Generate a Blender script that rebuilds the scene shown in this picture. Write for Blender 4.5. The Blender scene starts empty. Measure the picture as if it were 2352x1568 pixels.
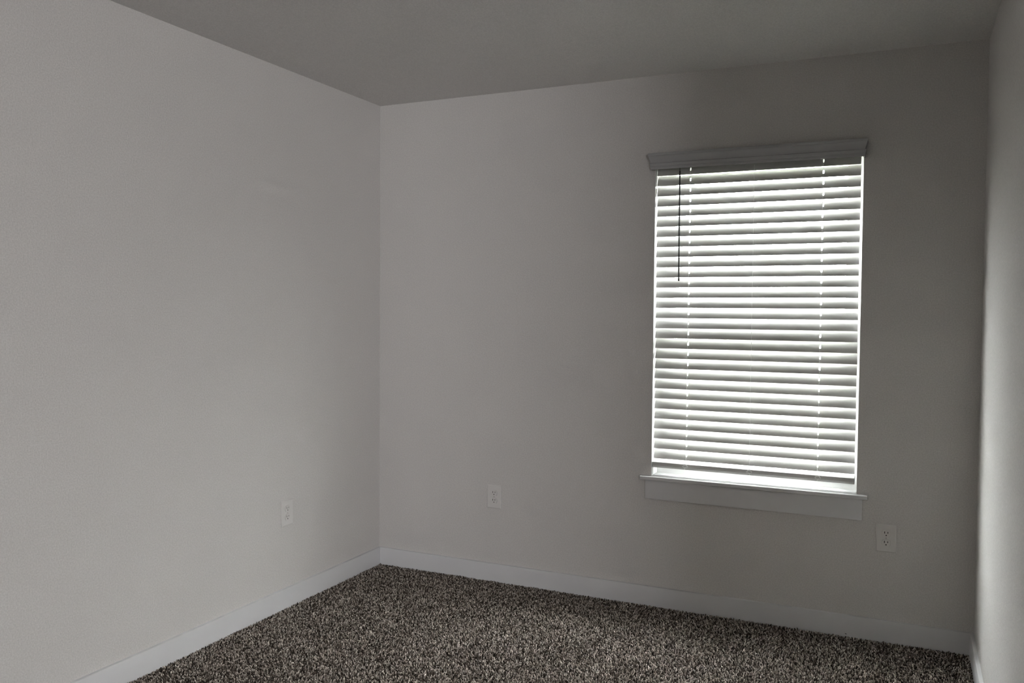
import bpy, bmesh, math, random
import numpy as np
from mathutils import Matrix, Vector

random.seed(7)
sc = bpy.context.scene
C = sc.collection

# ---------------------------------------------------------------- camera
CAM = Vector((2.5636, -3.8554, 1.3663))
FWD = Vector((-0.41976, 0.90690, -0.03654))
RGT = Vector((0.90736, 0.42028, 0.00758))
UPV = Vector((-0.02224, 0.02998, 0.99930))
cd = bpy.data.cameras.new('camera')
cd.sensor_width = 36.0
cd.lens = 36.0 * 1966.0 / 2352.0
cd.clip_start = 0.05
cam = bpy.data.objects.new('camera', cd)
C.objects.link(cam)
cam.matrix_world = Matrix((
    (RGT.x, UPV.x, -FWD.x, CAM.x),
    (RGT.y, UPV.y, -FWD.y, CAM.y),
    (RGT.z, UPV.z, -FWD.z, CAM.z),
    (0, 0, 0, 1)))
sc.camera = cam

# ---------------------------------------------------------------- world: bright overcast daylight
w = bpy.data.worlds.new('overcast_sky')
sc.world = w
w.use_nodes = True
bg = w.node_tree.nodes['Background']
bg.inputs[0].default_value = (0.98, 0.985, 1.0, 1)
bg.inputs[1].default_value = 52.0

def portal(name, loc, rot, sx, sy):
    l = bpy.data.lights.new(name, 'AREA')
    l.shape = 'RECTANGLE'
    l.size, l.size_y = sx, sy
    l.cycles.is_portal = True
    o = bpy.data.objects.new(name, l)
    o.location = loc
    o.rotation_euler = rot
    C.objects.link(o)
# sampling portal in the added fill opening (it gives no light itself)
portal('fill_opening_portal', (5.50, -7.17, 1.50), (math.pi / 2, 0, 0), 2.20, 0.74)

sc.view_settings.view_transform = 'Standard'
sc.view_settings.look = 'None'
sc.view_settings.exposure = 0.25
sc.view_settings.gamma = 1.0
sc.view_settings.use_curve_mapping = False
sc.cycles.use_denoising = True
sc.cycles.max_bounces = 14
sc.cycles.diffuse_bounces = 10
sc.cycles.transparent_max_bounces = 16
sc.cycles.sample_clamp_indirect = 20.0

# ---------------------------------------------------------------- materials
def mat(name, col, rough=0.6, spec=0.3, bump=None, var=None):
    m = bpy.data.materials.new(name)
    m.use_nodes = True
    nt = m.node_tree
    b = nt.nodes['Principled BSDF']
    b.inputs['Base Color'].default_value = (*col, 1)
    b.inputs['Roughness'].default_value = rough
    b.inputs['Specular IOR Level'].default_value = spec
    tc = nt.nodes.new('ShaderNodeTexCoord')
    if bump:
        scale, strength, dist = bump
        n = nt.nodes.new('ShaderNodeTexNoise')
        n.inputs['Scale'].default_value = scale
        n.inputs['Detail'].default_value = 4
        n.inputs['Roughness'].default_value = 0.6
        bp = nt.nodes.new('ShaderNodeBump')
        bp.inputs['Strength'].default_value = strength
        bp.inputs['Distance'].default_value = dist
        nt.links.new(tc.outputs['Object'], n.inputs['Vector'])
        nt.links.new(n.outputs['Fac'], bp.inputs['Height'])
        nt.links.new(bp.outputs['Normal'], b.inputs['Normal'])
    if var:
        scale, amt = var
        n = nt.nodes.new('ShaderNodeTexNoise')
        n.inputs['Scale'].default_value = scale
        n.inputs['Detail'].default_value = 3
        r = nt.nodes.new('ShaderNodeValToRGB')
        r.color_ramp.elements[0].position = 0.3
        r.color_ramp.elements[1].position = 0.7
        r.color_ramp.elements[0].color = (*[c * (1 - amt) for c in col], 1)
        r.color_ramp.elements[1].color = (*[min(1, c * (1 + amt)) for c in col], 1)
        nt.links.new(tc.outputs['Object'], n.inputs['Vector'])
        nt.links.new(n.outputs['Fac'], r.inputs['Fac'])
        nt.links.new(r.outputs['Color'], b.inputs['Base Color'])
    return m

M_WALL = mat('wall_paint', (0.573, 0.557, 0.541), 0.85, 0.15, bump=(210, 0.5, 0.002), var=(200, 0.10))
M_CEIL = mat('ceiling_paint', (0.665, 0.652, 0.640), 0.95, 0.05, bump=(150, 0.9, 0.003), var=(190, 0.10))
M_TRIM = mat('trim_paint', (0.605, 0.604, 0.612), 0.42, 0.4, bump=(90, 0.05, 0.001))
M_VINYL = mat('window_vinyl', (0.80, 0.80, 0.80), 0.4, 0.4)
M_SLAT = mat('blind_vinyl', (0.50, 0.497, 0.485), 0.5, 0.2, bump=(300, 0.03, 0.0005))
M_VAL = mat('valance_vinyl_shaded', (0.37, 0.367, 0.372), 0.5, 0.3)  # white valance greyed: the shade around the window is put into the colour
M_CORD = mat('blind_cord', (0.82, 0.82, 0.80), 0.7, 0.2)
M_WAND = mat('wand_plastic', (0.018, 0.017, 0.016), 0.35, 0.3)
M_PLATE = mat('outlet_plastic', (0.61, 0.594, 0.578), 0.4, 0.35)
M_DARK = mat('outlet_slot_dark', (0.012, 0.011, 0.010), 0.6, 0.2)
M_SCREW = mat('outlet_screw_paint', (0.50, 0.48, 0.46), 0.4, 0.4)
M_BACK = mat('carpet_backing', (0.11, 0.093, 0.078), 0.95, 0.05, bump=(160, 1.0, 0.008), var=(170, 0.8))
M_GROUND = mat('outside_lawn', (0.115, 0.125, 0.075), 0.95, 0.05, bump=(40, 0.6, 0.02), var=(6, 0.25))
M_SCUFF = mat('scuff_dark', (0.04, 0.04, 0.045), 0.7, 0.1)

def glass():
    m = bpy.data.materials.new('window_glass')
    m.use_nodes = True
    nt = m.node_tree
    nt.nodes.clear()
    o = nt.nodes.new('ShaderNodeOutputMaterial')
    mx = nt.nodes.new('ShaderNodeMixShader')
    t = nt.nodes.new('ShaderNodeBsdfTransparent')
    g = nt.nodes.new('ShaderNodeBsdfGlossy')
    lw = nt.nodes.new('ShaderNodeLayerWeight')      # Schlick reflectance of a thin pane
    lw.inputs['Blend'].default_value = 0.5
    pw = nt.nodes.new('ShaderNodeMath')
    pw.operation = 'POWER'
    pw.inputs[1].default_value = 5.0
    f = nt.nodes.new('ShaderNodeMath')
    f.operation = 'MULTIPLY_ADD'
    f.inputs[1].default_value = 0.95
    f.inputs[2].default_value = 0.04
    nt.links.new(lw.outputs['Facing'], pw.inputs[0])
    nt.links.new(pw.outputs[0], f.inputs[0])
    t.inputs[0].default_value = (0.93, 0.95, 0.94, 1)
    g.inputs['Roughness'].default_value = 0.02
    nt.links.new(f.outputs[0], mx.inputs[0])
    nt.links.new(t.outputs[0], mx.inputs[1])
    nt.links.new(g.outputs[0], mx.inputs[2])
    nt.links.new(mx.outputs[0], o.inputs[0])
    return m
M_GLASS = glass()

def carpet_mat():
    m = bpy.data.materials.new('carpet_yarn')
    m.use_nodes = True
    nt = m.node_tree
    b = nt.nodes['Principled BSDF']
    b.inputs['Roughness'].default_value = 0.9
    b.inputs['Specular IOR Level'].default_value = 0.12
    a = nt.nodes.new('ShaderNodeAttribute')
    a.attribute_name = 'yarn'
    nt.links.new(a.outputs['Color'], b.inputs['Base Color'])
    return m
M_YARN = carpet_mat()

# ---------------------------------------------------------------- mesh helpers
def add_box(bm, lo, hi, bevel=0.0, seg=2):
    vs = [bm.verts.new((x, y, z)) for x in (lo[0], hi[0]) for y in (lo[1], hi[1]) for z in (lo[2], hi[2])]
    fs = [(0, 1, 3, 2), (4, 6, 7, 5), (0, 4, 5, 1), (2, 3, 7, 6), (0, 2, 6, 4), (1, 5, 7, 3)]
    faces = [bm.faces.new([vs[i] for i in f]) for f in fs]
    if bevel:
        es = list({e for f in faces for e in f.edges})
        bmesh.ops.bevel(bm, geom=es, offset=bevel, segments=seg, affect='EDGES', profile=0.5)

def add_prism(bm, pts, axis_pts):
    """pts: closed (a,b) profile, axis_pts: function (a,b,t)->xyz for t=0,1"""
    r0 = [bm.verts.new(axis_pts(a, b, 0)) for a, b in pts]
    r1 = [bm.verts.new(axis_pts(a, b, 1)) for a, b in pts]
    n = len(pts)
    for i in range(n):
        bm.faces.new((r0[i], r0[(i + 1) % n], r1[(i + 1) % n], r1[i]))
    bm.faces.new(r0[::-1])
    bm.faces.new(r1)

def add_tube(bm, path, rad, sides=8, cap=True):
    path = [Vector(p) for p in path]
    rings = []
    for i, p in enumerate(path):
        d = (path[min(i + 1, len(path) - 1)] - path[max(i - 1, 0)]).normalized()
        ref = Vector((0, 1, 0)) if abs(d.y) < 0.9 else Vector((1, 0, 0))
        u = d.cross(ref).normalized()
        v = d.cross(u).normalized()
        r = rad[i] if isinstance(rad, (list, tuple)) else rad
        rings.append([bm.verts.new(p + (u * math.cos(2 * math.pi * k / sides) + v * math.sin(2 * math.pi * k / sides)) * r) for k in range(sides)])
    for a, b in zip(rings, rings[1:]):
        for k in range(sides):
            bm.faces.new((a[k], a[(k + 1) % sides], b[(k + 1) % sides], b[k]))
    if cap:
        bm.faces.new(rings[0][::-1])
        bm.faces.new(rings[-1])

def obj(name, bm, m, parent=None, smooth=None, loc=None):
    bmesh.ops.recalc_face_normals(bm, faces=bm.faces[:])
    if smooth:
        lim = math.radians(smooth)
        for f in bm.faces:
            f.smooth = True
        for e in bm.edges:
            if len(e.link_faces) == 2 and e.calc_face_angle(0) > lim:
                e.smooth = False
    me = bpy.data.meshes.new(name)
    bm.to_mesh(me)
    bm.free()
    me.materials.append(m)
    o = bpy.data.objects.new(name, me)
    C.objects.link(o)
    if parent:
        o.parent = parent
    if loc:
        o.location = loc
    return o

def copy_of(o, parent, loc=None, rot=None):
    c = o.copy()
    C.objects.link(c)
    c.parent = parent
    if loc is not None:
        c.location = loc
    if rot is not None:
        c.rotation_euler = rot
    return c

def empty(name, loc=(0, 0, 0), rot=(0, 0, 0)):
    o = bpy.data.objects.new(name, None)
    o.empty_display_size = 0.1
    C.objects.link(o)
    o.location = loc
    o.rotation_euler = rot
    return o

def tag(o, label, cat=None, group=None, kind=None):
    o['label'] = label
    if cat:
        o['category'] = cat
    if group:
        o['group'] = group
    if kind:
        o['kind'] = kind
    return o

def struct(name, m, boxes, label, cat, bevel=0.0, smooth=None):
    bm = bmesh.new()
    for lo, hi in boxes:
        add_box(bm, lo, hi, bevel)
    return tag(obj(name, bm, m, smooth=smooth), label, cat, kind='structure')

# ---------------------------------------------------------------- room shell
H = 2.44
W = 2.828            # far wall width
YR = -2.90           # the right wall ends here, the entry opens beyond it
XE, YN = 6.80, -7.00 # entry side wall, near wall
WX0, WX1 = 1.4962, 2.3822
WZ0, WZ1 = 0.590, 2.074
T = 0.16             # far wall thickness
FZ = -0.012          # carpet backing level; pile tips reach z = 0

struct('floor', M_BACK, [((-0.2, YN - 0.2, FZ - 0.1), (XE + 0.2, 0.0, FZ))], 'dark backing of the brown carpeted floor', 'floor')
struct('ceiling', M_CEIL, [((-0.2, YN - 0.2, H), (XE + 0.2, T, H + 0.1))], 'plain off white textured ceiling', 'ceiling')
struct('wall_left', M_WALL, [((-0.16, YN, FZ), (0, 0, H))], 'plain greige painted wall on the left side', 'wall')
struct('wall_far', M_WALL, [
    ((-0.16, 0, FZ - 0.1), (WX0, T, H)),
    ((WX1, 0, FZ - 0.1), (W + 0.16, T, H)),
    ((WX0, 0, FZ - 0.1), (WX1, T, WZ0)),
    ((WX0, 0, WZ1), (WX1, T, H))], 'greige painted far wall around the window', 'wall')
struct('wall_right', M_WALL, [((W, YR, FZ), (XE + 0.16, 0, H))], 'greige painted wall at the right edge beside the window wall', 'wall')
# near wall behind the viewer, with an unseen opening added to fill the room with light
NX0, NX1, NZ0, NZ1 = 4.40, 6.60, 1.13, 1.87
struct('wall_near', M_WALL, [
    ((-0.16, YN - 0.16, FZ), (NX0, YN, H)),
    ((NX1, YN - 0.16, FZ), (XE + 0.16, YN, H)),
    ((NX0, YN - 0.16, FZ), (NX1, YN, NZ0)),
    ((NX0, YN - 0.16, NZ1), (NX1, YN, H))], 'greige wall behind the viewer with an added fill light opening', 'wall')
struct('wall_entry', M_WALL, [((XE, YN, FZ), (XE + 0.16, YR, H))], 'greige side wall of the entry behind the viewer', 'wall')

# baseboards: square edged with an eased top
BH, BT = 0.0885, 0.014
def baseboard(name, a, b, inward, label):
    a, b, n = Vector(a), Vector(b), Vector(inward)
    prof = [(0, FZ), (BT, FZ), (BT, BH - 0.002), (BT - 0.0006, BH - 0.0006), (BT - 0.002, BH), (0, BH)]
    bm = bmesh.new()
    add_prism(bm, prof, lambda d, z, t: ((a if t == 0 else b) + n * d + Vector((0, 0, z)))[:])
    return tag(obj(name, bm, M_TRIM, smooth=25), label, 'baseboard', kind='structure')
bb_far = baseboard('baseboard_far', (0, 0, 0), (W, 0, 0), (0, -1, 0), 'white painted baseboard below the window wall')
baseboard('baseboard_left', (0, -BT, 0), (0, YN, 0), (1, 0, 0), 'white painted baseboard along the left wall')
baseboard('baseboard_right', (W, -BT, 0), (W, YR, 0), (-1, 0, 0), 'short white baseboard at the right wall corner')
bm = bmesh.new()
add_tube(bm, [(2.349, -BT - 0.0006, 0.0105), (2.352, -BT - 0.0012, 0.010), (2.356, -BT - 0.0006, 0.008)], [0.0008, 0.0016, 0.0006], 6)
obj('scuff_mark', bm, M_SCUFF, bb_far)

# ---------------------------------------------------------------- outside
struct('ground', M_GROUND, [((-12, T + 0.02, -0.7), (14, 25, -0.55))], 'lawn outside beyond the window', 'ground')

# ---------------------------------------------------------------- window unit (single hung, behind the blind)
win = empty('window_1', ((WX0 + WX1) / 2, 0, WZ0))
tag(win, 'white framed window behind the closed slatted blind', 'window', kind='structure')
def wpart(name, m, boxes, parent, bevel=0.0):
    bm = bmesh.new()
    for lo, hi in boxes:
        add_box(bm, lo, hi, bevel)
    o = obj(name, bm, m, smooth=30 if bevel else None)
    o.parent = parent
    o.matrix_parent_inverse = parent.matrix_world.inverted() if parent.type == 'MESH' else Matrix.Translation(-parent.location)
    return o
STZ = 0.605          # stool top
F = 0.030
wf = wpart('window_frame', M_VINYL, [
    ((WX0, 0.095, STZ), (WX0 + F, 0.155, WZ1)), ((WX1 - F, 0.095, STZ), (WX1, 0.155, WZ1)),
    ((WX0 + F, 0.095, WZ1 - F), (WX1 - F, 0.155, WZ1)), ((WX0 + F, 0.095, STZ), (WX1 - F, 0.155, STZ + F))], win)
S = 0.038
def sash(name, z0, z1, y0, y1, zb, zt):
    x0, x1 = WX0 + F, WX1 - F
    o = wpart(name, M_VINYL, [((x0, y0, z0), (x0 + S, y1, z1)), ((x1 - S, y0, z0), (x1, y1, z1)),
                              ((x0 + S, y0, z0), (x1 - S, y1, z0 + zb)), ((x0 + S, y0, z1 - zt), (x1 - S, y1, z1))], win)
    ym = (y0 + y1) / 2
    wpart('pane', M_GLASS, [((x0 + S, ym - 0.002, z0 + zb), (x1 - S, ym + 0.002, z1 - zt))], o)
    return o
sash('lower_sash', STZ + F, 1.345, 0.088, 0.120, 0.045, 0.062)
sash('upper_sash', 1.275, WZ1 - F, 0.122, 0.152, 0.062, 0.038)
# painted return lining of the opening
for nm, lo, hi in (('jamb', (WX0 - 0.0005, 0.0015, STZ), (WX0 + 0.0012, 0.095, WZ1)),
                   ('jamb', (WX1 - 0.0012, 0.0015, STZ), (WX1 + 0.0005, 0.095, WZ1)),
                   ('head_jamb', (WX0, 0.0015, WZ1 - 0.0012), (WX1, 0.095, WZ1 + 0.0005))):
    wpart(nm, M_VINYL, [(lo, hi)], win)
# stool with a rounded nose and horns past the opening
bm = bmesh.new()
nr = 0.0032
nose = [(-0.030 + nr - nr * math.sin(t), STZ - nr + nr * math.cos(t)) for t in [math.pi / 2 * k / 4 for k in range(5)]]
nose += [(-0.030 + nr - nr * math.cos(t), STZ - 0.017 + nr - nr * math.sin(t)) for t in [math.pi / 2 * k / 4 for k in range(5)]]
add_prism(bm, [(-0.0005, STZ)] + nose + [(-0.0005, STZ - 0.017)], lambda y, z, t: (1.4495 if t == 0 else 2.4245, y, z))
add_prism(bm, [(0.0953, STZ), (-0.0008, STZ), (-0.0008, WZ0), (0.0953, WZ0)], lambda y, z, t: (WX0 if t == 0 else WX1, y, z))
o = obj('window_sill', bm, M_TRIM, smooth=40)
o.parent = win
o.matrix_parent_inverse = Matrix.Translation(-win.location)
o['label'] = 'white window stool with rounded nose and short horns'
o = wpart('apron', M_TRIM, [((1.4714, -0.0155, 0.4985), (2.4042, -0.0003, 0.588))], win, 0.0012)
o['label'] = 'flat white apron board under the stool'

# ---------------------------------------------------------------- blind
blind = empty('window_blind', ((WX0 + WX1) / 2, 0.035, WZ1))
tag(blind, 'white faux wood horizontal slat blind with crown valance, tilted nearly shut in the window', 'window blind')
BO = blind.location.copy()
def bpart(name, bm, m, smooth=None, parent=None, label=None):
    o = obj(name, bm, m, smooth=smooth)
    o.parent = parent or blind
    o.matrix_parent_inverse = Matrix.Translation(-BO)
    if label:
        o['label'] = label
    return o
# headrail
bm = bmesh.new()
add_box(bm, (WX0 + 0.003, 0.006, 2.036), (WX1 - 0.003, 0.062, WZ1 - 0.002), 0.002)
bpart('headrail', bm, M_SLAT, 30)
# crown valance with mitred returns: (height, outward flare)
vz0, vz1 = 2.008, 2.079
prof = [(0.0, 0.000), (0.006, 0.0015), (0.012, 0.0015), (0.014, 0.0040), (0.020, 0.0055), (0.026, 0.0060),
        (0.0285, 0.0015), (0.034, 0.0025), (0.042, 0.0060), (0.049, 0.0092), (0.055, 0.0118),
        (0.058, 0.0125), (0.059, 0.0145), (0.066, 0.0150), (0.070, 0.0145), (0.071, 0.0130)]
vx0, vx1, vy = 1.4885, 2.3865, -0.046
bm = bmesh.new()
def vring(z, d):
    return [(vx0 - d * 0.75, -0.0004, z), (vx0 - d * 0.75, vy - d, z), (vx1 + d * 0.75, vy - d, z), (vx1 + d * 0.75, -0.0004, z)]
outer = [[bm.verts.new(p) for p in vring(vz0 + z, d)] for z, d in prof]
th = 0.006
inn = []
for z in (vz1, vz0):
    inn.append([bm.verts.new(p) for p in ((vx0 + th, -0.0004, z), (vx0 + th, vy + th, z), (vx1 - th, vy + th, z), (vx1 - th, -0.0004, z))])
rings = outer + inn
for a, b in zip(rings, rings[1:] + rings[:1]):
    for k in range(3):
        bm.faces.new((a[k], a[k + 1], b[k + 1], b[k]))
for k in (0, 3):
    bm.faces.new([r[k] for r in rings])
bpart('valance', bm, M_VAL, 18, label='crown moulded white valance across the top, darkened to its shaded tone')

# slats
NS = 29
SW, ST = 0.0505, 0.0028
SX0, SX1 = 1.4990, 2.3705
SL = SX1 - SX0
TILT = math.radians(64)
YC = 0.036
ZB0, ZB1 = 1.9885, 0.6830            # room edge of the first and last slat
HOLES = (1.6515, 2.2215)
def slat_mesh():
    bm = bmesh.new()
    xs = [0]
    for hx in HOLES:
        xs += [hx - SX0 - 0.0028, hx - SX0 + 0.0028]
    xs += [SL]
    vsn = 11
    hs = [-SW / 2 + SW * k / (vsn - 1) for k in range(vsn)]
    # widen the grid rows so that the route hole spans 17 mm
    hs[3], hs[7] = -0.0085, 0.0085
    hs[4], hs[6] = -0.0042, 0.0042
    crown = 0.0030
    g = [[bm.verts.new((x - SL / 2, h, crown * (1 - (2 * h / SW) ** 2))) for h in hs] for x in xs]
    fs = []
    for i in range(len(xs) - 1):
        for j in range(vsn - 1):
            if i in (1, 3) and 3 <= j <= 6:
                continue
            fs.append(bm.faces.new((g[i][j], g[i + 1][j], g[i + 1][j + 1], g[i][j + 1])))
    bm.normal_update()
    bmesh.ops.solidify(bm, geom=fs, thickness=ST)
    return bm
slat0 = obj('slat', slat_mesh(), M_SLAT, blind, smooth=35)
pitch = (ZB0 - ZB1) / (NS - 1)
for k in range(NS):
    zb = ZB0 - pitch * k
    tl = TILT + math.radians(random.uniform(-0.15, 0.15))
    zc = zb + math.sin(tl) * SW / 2
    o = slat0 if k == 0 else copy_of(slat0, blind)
    o.location = Vector(((SX0 + SX1) / 2 + random.uniform(-0.0008, 0.0008), YC + random.uniform(-0.0006, 0.0006), zc)) - BO
    o.rotation_euler = (tl, random.uniform(-0.0006, 0.0006), 0)
YF = YC - math.cos(TILT) * SW / 2
YB = YC + math.cos(TILT) * SW / 2
# ladder strings, front and back, at three stations
for x in (HOLES[0] - 0.0005, 1.9350, HOLES[1] - 0.0005):
    for y in (YF - 0.0022, YB + 0.0022):
        bm = bmesh.new()
        n = 30
        add_tube(bm, [(x + random.uniform(-0.0004, 0.0004), y, 2.012 - (2.012 - 0.668) * i / n) for i in range(n + 1)], 0.0008, 5)
        bpart('ladder_string', bm, M_CORD, 60)
# bottom rail: flat top, square nose, chamfered underside, slightly tipped to the room
rw = 0.0265
rp = [(-rw, 0.0050), (-rw + 0.0015, 0.0065), (rw - 0.0015, 0.0065), (rw, 0.0050), (rw, -0.0090), (rw - 0.005, -0.0240), (-rw + 0.008, -0.0240), (-rw, -0.0110)]
ra = math.radians(15)
def rxf(y, z):
    return (0.033 + y * math.cos(ra) + -z * math.sin(ra) * 1.0, 0.6690 + y * math.sin(ra) + z * math.cos(ra))
bm = bmesh.new()
add_prism(bm, [rxf(*p) for p in rp], lambda y, z, t: (SX0 + 0.001 if t == 0 else SX1 - 0.001, y, z))
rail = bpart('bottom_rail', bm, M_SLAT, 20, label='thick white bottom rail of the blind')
for xa, xb in ((SX0 - 0.0006, SX0 + 0.001), (SX1 - 0.001, SX1 + 0.0006)):
    bm = bmesh.new()
    add_prism(bm, [rxf(*p) for p in rp], lambda y, z, t: (xa if t == 0 else xb, y, z))
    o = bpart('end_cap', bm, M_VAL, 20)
    o.parent = rail
    o.matrix_parent_inverse = rail.matrix_world.inverted()
    o.matrix_parent_inverse = Matrix.Identity(4)
# curled cord ends tied under the rail
fy, fz = rxf(-rw - 0.002, -0.001)
for x, s in ((1.654, 1), (1.938, -1), (2.226, 1)):
    bm = bmesh.new()
    pts = []
    for i in range(25):
        t = i / 24
        a = t * 3.4 * math.pi
        r = 0.0125 * (1 - 0.35 * t)
        pts.append((x + s * (0.010 * (t - 0.5) + r * math.sin(a)), fy - 0.002 - 0.004 * t, fz + 0.002 - 0.006 * t + 0.62 * r * math.cos(a)))
    pts += [(x - s * 0.002, fy - 0.004, fz - 0.012), (x - s * 0.003, fy - 0.003, fz - 0.018)]
    add_tube(bm, pts, 0.0010, 5)
    o = bpart('cord_end', bm, M_CORD, 60)
    o.parent = rail
    o.matrix_parent_inverse = Matrix.Identity(4)
# tilt wand (hexagonal) with its hook
bm = bmesh.new()
add_tube(bm, [(1.6140, -0.0160, 1.999), (1.6150, -0.0165, 1.75), (1.6160, -0.017, 1.520), (1.6160, -0.017, 1.504)], [0.0034, 0.0036, 0.0036, 0.0040], 6)
wand = bpart('tilt_wand', bm, M_WAND, label='thin dark tilt wand hanging at the left of the blind')
bm = bmesh.new()
add_tube(bm, [(1.6140, 0.008, 2.020), (1.6140, -0.008, 2.022), (1.6140, -0.016, 2.012), (1.6140, -0.016, 1.995)], 0.0014, 6)
o = bpart('hook', bm, M_WAND, 60)
o.parent = wand
o.matrix_parent_inverse = Matrix.Identity(4)

# ---------------------------------------------------------------- duplex outlets
PW, PH, PT = 0.0775, 0.1170, 0.0055
def loop_pts(kind):
    if kind == 'face':      # circle with flattened top and bottom
        pts = []
        n = 36
        for k in range(n):
            a = 2 * math.pi * k / n
            pts.append((0.0172 * math.cos(a), max(-0.0142, min(0.0142, 0.0172 * math.sin(a)))))
        return pts
    if kind == 'left':
        return [(-0.0077, -0.0005), (-0.0049, -0.0005), (-0.0049, 0.0085), (-0.0077, 0.0085)]
    if kind == 'right':
        return [(0.0050, 0.0005), (0.0077, 0.0005), (0.0077, 0.0078), (0.0050, 0.0078)]
    if kind == 'ground':
        return [(0.0028 * math.cos(a), -0.0072 + (0.0028 if math.sin(a) < 0 else 0.0022) * math.sin(a)) for a in [2 * math.pi * k / 12 for k in range(12)]]
def plane_with_holes(bm, outer, holes, yf, y_outer_back, y_hole_back):
    def mk(pts):
        vs = [bm.verts.new((x, yf, z)) for x, z in pts]
        return vs, [bm.edges.new((vs[i], vs[(i + 1) % len(vs)])) for i in range(len(vs))]
    ov, oe = mk(outer)
    hv = [mk(h) for h in holes]
    bmesh.ops.triangle_fill(bm, use_beauty=True, use_dissolve=False, edges=oe + [e for _, es in hv for e in es], normal=(0, -1, 0))
    def wall(vs, yb):
        back = [bm.verts.new((v.co.x, yb, v.co.z)) for v in vs]
        for i in range(len(vs)):
            j = (i + 1) % len(vs)
            bm.faces.new((vs[i], vs[j], back[j], back[i]))
    wall(ov, y_outer_back)
    for vs, _ in hv:
        wall(vs, y_hole_back)
def outlet_plate():
    bm = bmesh.new()
    # raised centre field with sloped rim; two round-ish openings and a screw
    holes = []
    for zc in (0.0195, -0.0195):
        holes.append([(x * 1.035, zc + z * 1.035) for x, z in loop_pts('face')])
    e = 0.0035
    front = [(-PW / 2 + e, -PH / 2 + e), (PW / 2 - e, -PH / 2 + e), (PW / 2 - e, PH / 2 - e), (-PW / 2 + e, PH / 2 - e)]
    plane_with_holes(bm, front, holes, -PT, -PT + 0.0001, -0.0008)
    ring0 = [bm.verts.new((x, -PT, z)) for x, z in front]
    r1 = [bm.verts.new((x * (PW / 2) / (PW / 2 - e), -PT + 0.0022, z * (PH / 2) / (PH / 2 - e))) for x, z in front]
    r2 = [bm.verts.new((v.co.x, 0.0, v.co.z)) for v in r1]
    for a, b in ((ring0, r1), (r1, r2)):
        for k in range(4):
            bm.faces.new((a[k], a[(k + 1) % 4], b[(k + 1) % 4], b[k]))
    return bm
def receptacle():
    bm = bmesh.new()
    plane_with_holes(bm, loop_pts('face'), [loop_pts('left'), loop_pts('right'), loop_pts('ground')], -0.0072, -0.0006, -0.0055)
    return bm
def slot(kind):
    bm = bmesh.new()
    pts = loop_pts(kind)
    f = [bm.verts.new((x, -0.0066, z)) for x, z in pts]
    b = [bm.verts.new((x, -0.0012, z)) for x, z in pts]
    n = len(pts)
    for i in range(n):
        bm.faces.new((f[i], f[(i + 1) % n], b[(i + 1) % n], b[i]))
    bm.faces.new(b)
    return bm
GROUP = 'duplex outlets in the greige walls'
o1 = empty('wall_outlet', (0.688, 0, 0.4265))
tag(o1, 'ivory duplex wall outlet left of the window on the far wall', 'outlet', GROUP)
obj('plate', outlet_plate(), M_PLATE, o1)
rec = obj('receptacle', receptacle(), M_PLATE, o1, loc=(0, 0, 0.0195))
for kd in ('left', 'right', 'ground'):
    obj('slot', slot(kd), M_DARK, rec)
rec2 = copy_of(rec, o1, loc=(0, 0, -0.0195))
for ch in list(rec.children):
    copy_of(ch, rec2)
bm = bmesh.new()
bmesh.ops.create_uvsphere(bm, u_segments=12, v_segments=6, radius=0.0032, matrix=Matrix.Diagonal((1, 0.35, 1, 1)))
obj('screw', bm, M_SCREW, o1, smooth=60, loc=(0, -PT - 0.0002, 0))
def copy_outlet(loc, rz, label):
    r = o1.copy()
    C.objects.link(r)
    r.location = loc
    r.rotation_euler = (0, 0, rz)
    r['label'] = label
    for ch in list(o1.children):
        c = copy_of(ch, r)
        for g in list(ch.children):
            copy_of(g, c)
copy_outlet((2.4995, 0, 0.4325), 0, 'ivory duplex wall outlet below and right of the window')
copy_outlet((0, -0.759, 0.4330), math.pi / 2, 'ivory duplex wall outlet on the left wall near the corner')

# ---------------------------------------------------------------- carpet pile (uncountable: one object)
rng = np.random.default_rng(3)
X0, X1, Y0, Y1 = BT, W - BT, -1.90, -BT
SP = 0.0056
nx, ny = int((X1 - X0) / SP), int((Y1 - Y0) / SP)
gx, gy = np.meshgrid(np.linspace(X0, X1, nx), np.linspace(Y0, Y1, ny))
px = (gx + rng.uniform(-0.5, 0.5, gx.shape) * SP).ravel()
py = (gy + rng.uniform(-0.5, 0.5, gy.shape) * SP).ravel()
px = np.clip(px, X0 + 0.001, X1 - 0.001)
py = np.clip(py, Y0 + 0.001, Y1 - 0.001)
n = px.size
def lowfreq(x, y, s, seed):
    r = np.random.default_rng(seed)
    v = np.zeros_like(x)
    for k in range(9):
        a = r.uniform(0, 2 * np.pi)
        f = s * r.uniform(0.5, 1.8)
        v += np.sin((x * np.cos(a) + y * np.sin(a)) * f + r.uniform(0, 6.28))
    return v / 3.0
lean_x = lowfreq(px, py, 14, 1) * 0.0016 + rng.normal(0, 0.0028, n)
lean_y = lowfreq(px, py, 14, 2) * 0.0016 + rng.normal(0, 0.0028, n)
ht = 0.0115 + rng.normal(0, 0.0017, n) + 0.0008 * lowfreq(px, py, 20, 5)
rad = rng.uniform(0.0018, 0.0031, n)
ang = rng.uniform(0, 2 * np.pi, n)
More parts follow.
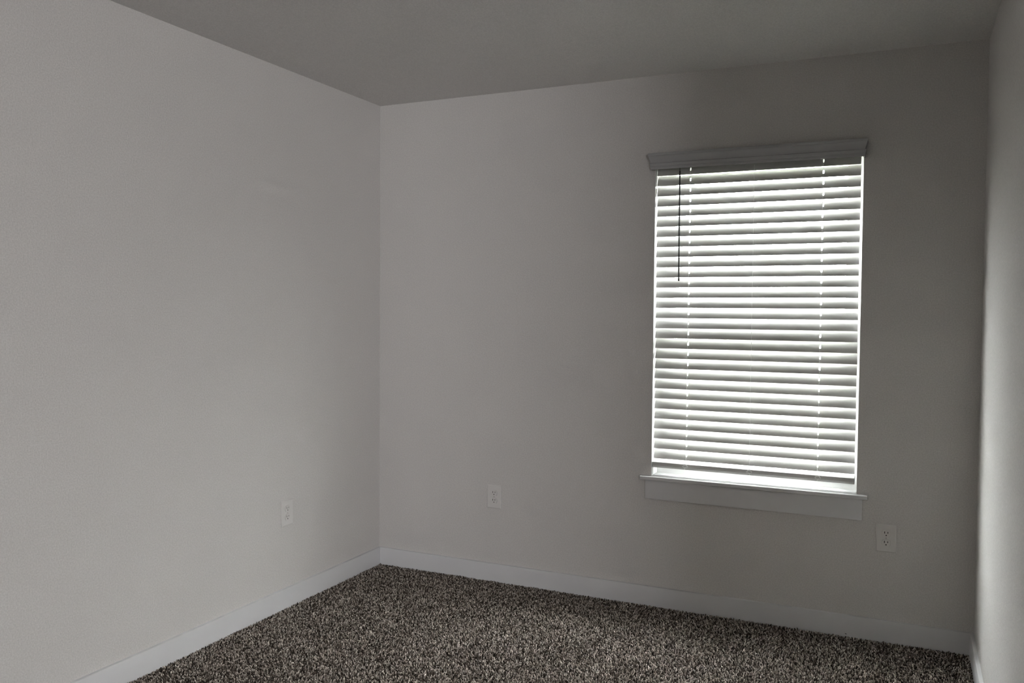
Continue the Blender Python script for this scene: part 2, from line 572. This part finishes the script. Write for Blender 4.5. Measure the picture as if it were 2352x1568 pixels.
# each tuft: a leaning twisted stalk of 3 rings x 3 sides and a tip
SD = 3
NV = 3 * SD + 1
lv = [(0.0, 0.0, 0.75), (0.6, 0.45, 1.0), (0.92, 0.9, 0.7)]
verts = np.zeros((n, NV, 3), np.float32)
for i, (hz, ln, rs) in enumerate(lv):
    for k in range(SD):
        a = ang + 2 * np.pi * k / SD + i * 0.5
        verts[:, i * SD + k, 0] = px + lean_x * ln + rad * rs * np.cos(a)
        verts[:, i * SD + k, 1] = py + lean_y * ln + rad * rs * np.sin(a)
        verts[:, i * SD + k, 2] = FZ + ht * hz
verts[:, NV - 1, 0] = px + lean_x
verts[:, NV - 1, 1] = py + lean_y
verts[:, NV - 1, 2] = FZ + ht
verts[:, :, 0] = np.clip(verts[:, :, 0], X0, X1)
verts[:, :, 1] = np.clip(verts[:, :, 1], None, Y1)
q = []
for i in range(2):
    for k in range(SD):
        q.append((i * SD + k, i * SD + (k + 1) % SD, (i + 1) * SD + (k + 1) % SD, (i + 1) * SD + k))
tr = [(2 * SD + k, 2 * SD + (k + 1) % SD, NV - 1) for k in range(SD)]
base = (np.arange(n) * NV)[:, None]
loops = np.concatenate([base + np.array(q).ravel()[None, :], base + np.array(tr).ravel()[None, :]], axis=1).ravel()
sizes = np.tile(np.array([4] * len(q) + [3] * len(tr)), n)
starts = np.concatenate([[0], np.cumsum(sizes)[:-1]])
me = bpy.data.meshes.new('carpet_pile')
me.vertices.add(n * NV)
me.vertices.foreach_set('co', verts.ravel())
me.loops.add(loops.size)
me.loops.foreach_set('vertex_index', loops.astype(np.int32))
me.polygons.add(sizes.size)
me.polygons.foreach_set('loop_start', starts.astype(np.int32))
me.polygons.foreach_set('use_smooth', np.ones(sizes.size, bool))
me.update()
# yarn colours: near black brown, taupe, pale beige
pal = np.array([(0.042, 0.033, 0.027), (0.130, 0.104, 0.086), (0.32, 0.270, 0.232), (0.55, 0.485, 0.430), (0.74, 0.675, 0.61)])
pick = rng.choice(5, n, p=[0.24, 0.20, 0.24, 0.20, 0.12])
col = pal[pick] * rng.uniform(0.8, 1.2, (n, 1))
rgba = np.concatenate([col, np.ones((n, 1))], axis=1)
at = me.color_attributes.new('yarn', 'FLOAT_COLOR', 'POINT')
at.data.foreach_set('color', np.repeat(rgba, NV, axis=0).astype(np.float32).ravel())
me.materials.append(M_YARN)
co = bpy.data.objects.new('carpet_pile', me)
C.objects.link(co)
tag(co, 'speckled brown and beige twist pile carpet covering the floor', 'carpet', kind='stuff')
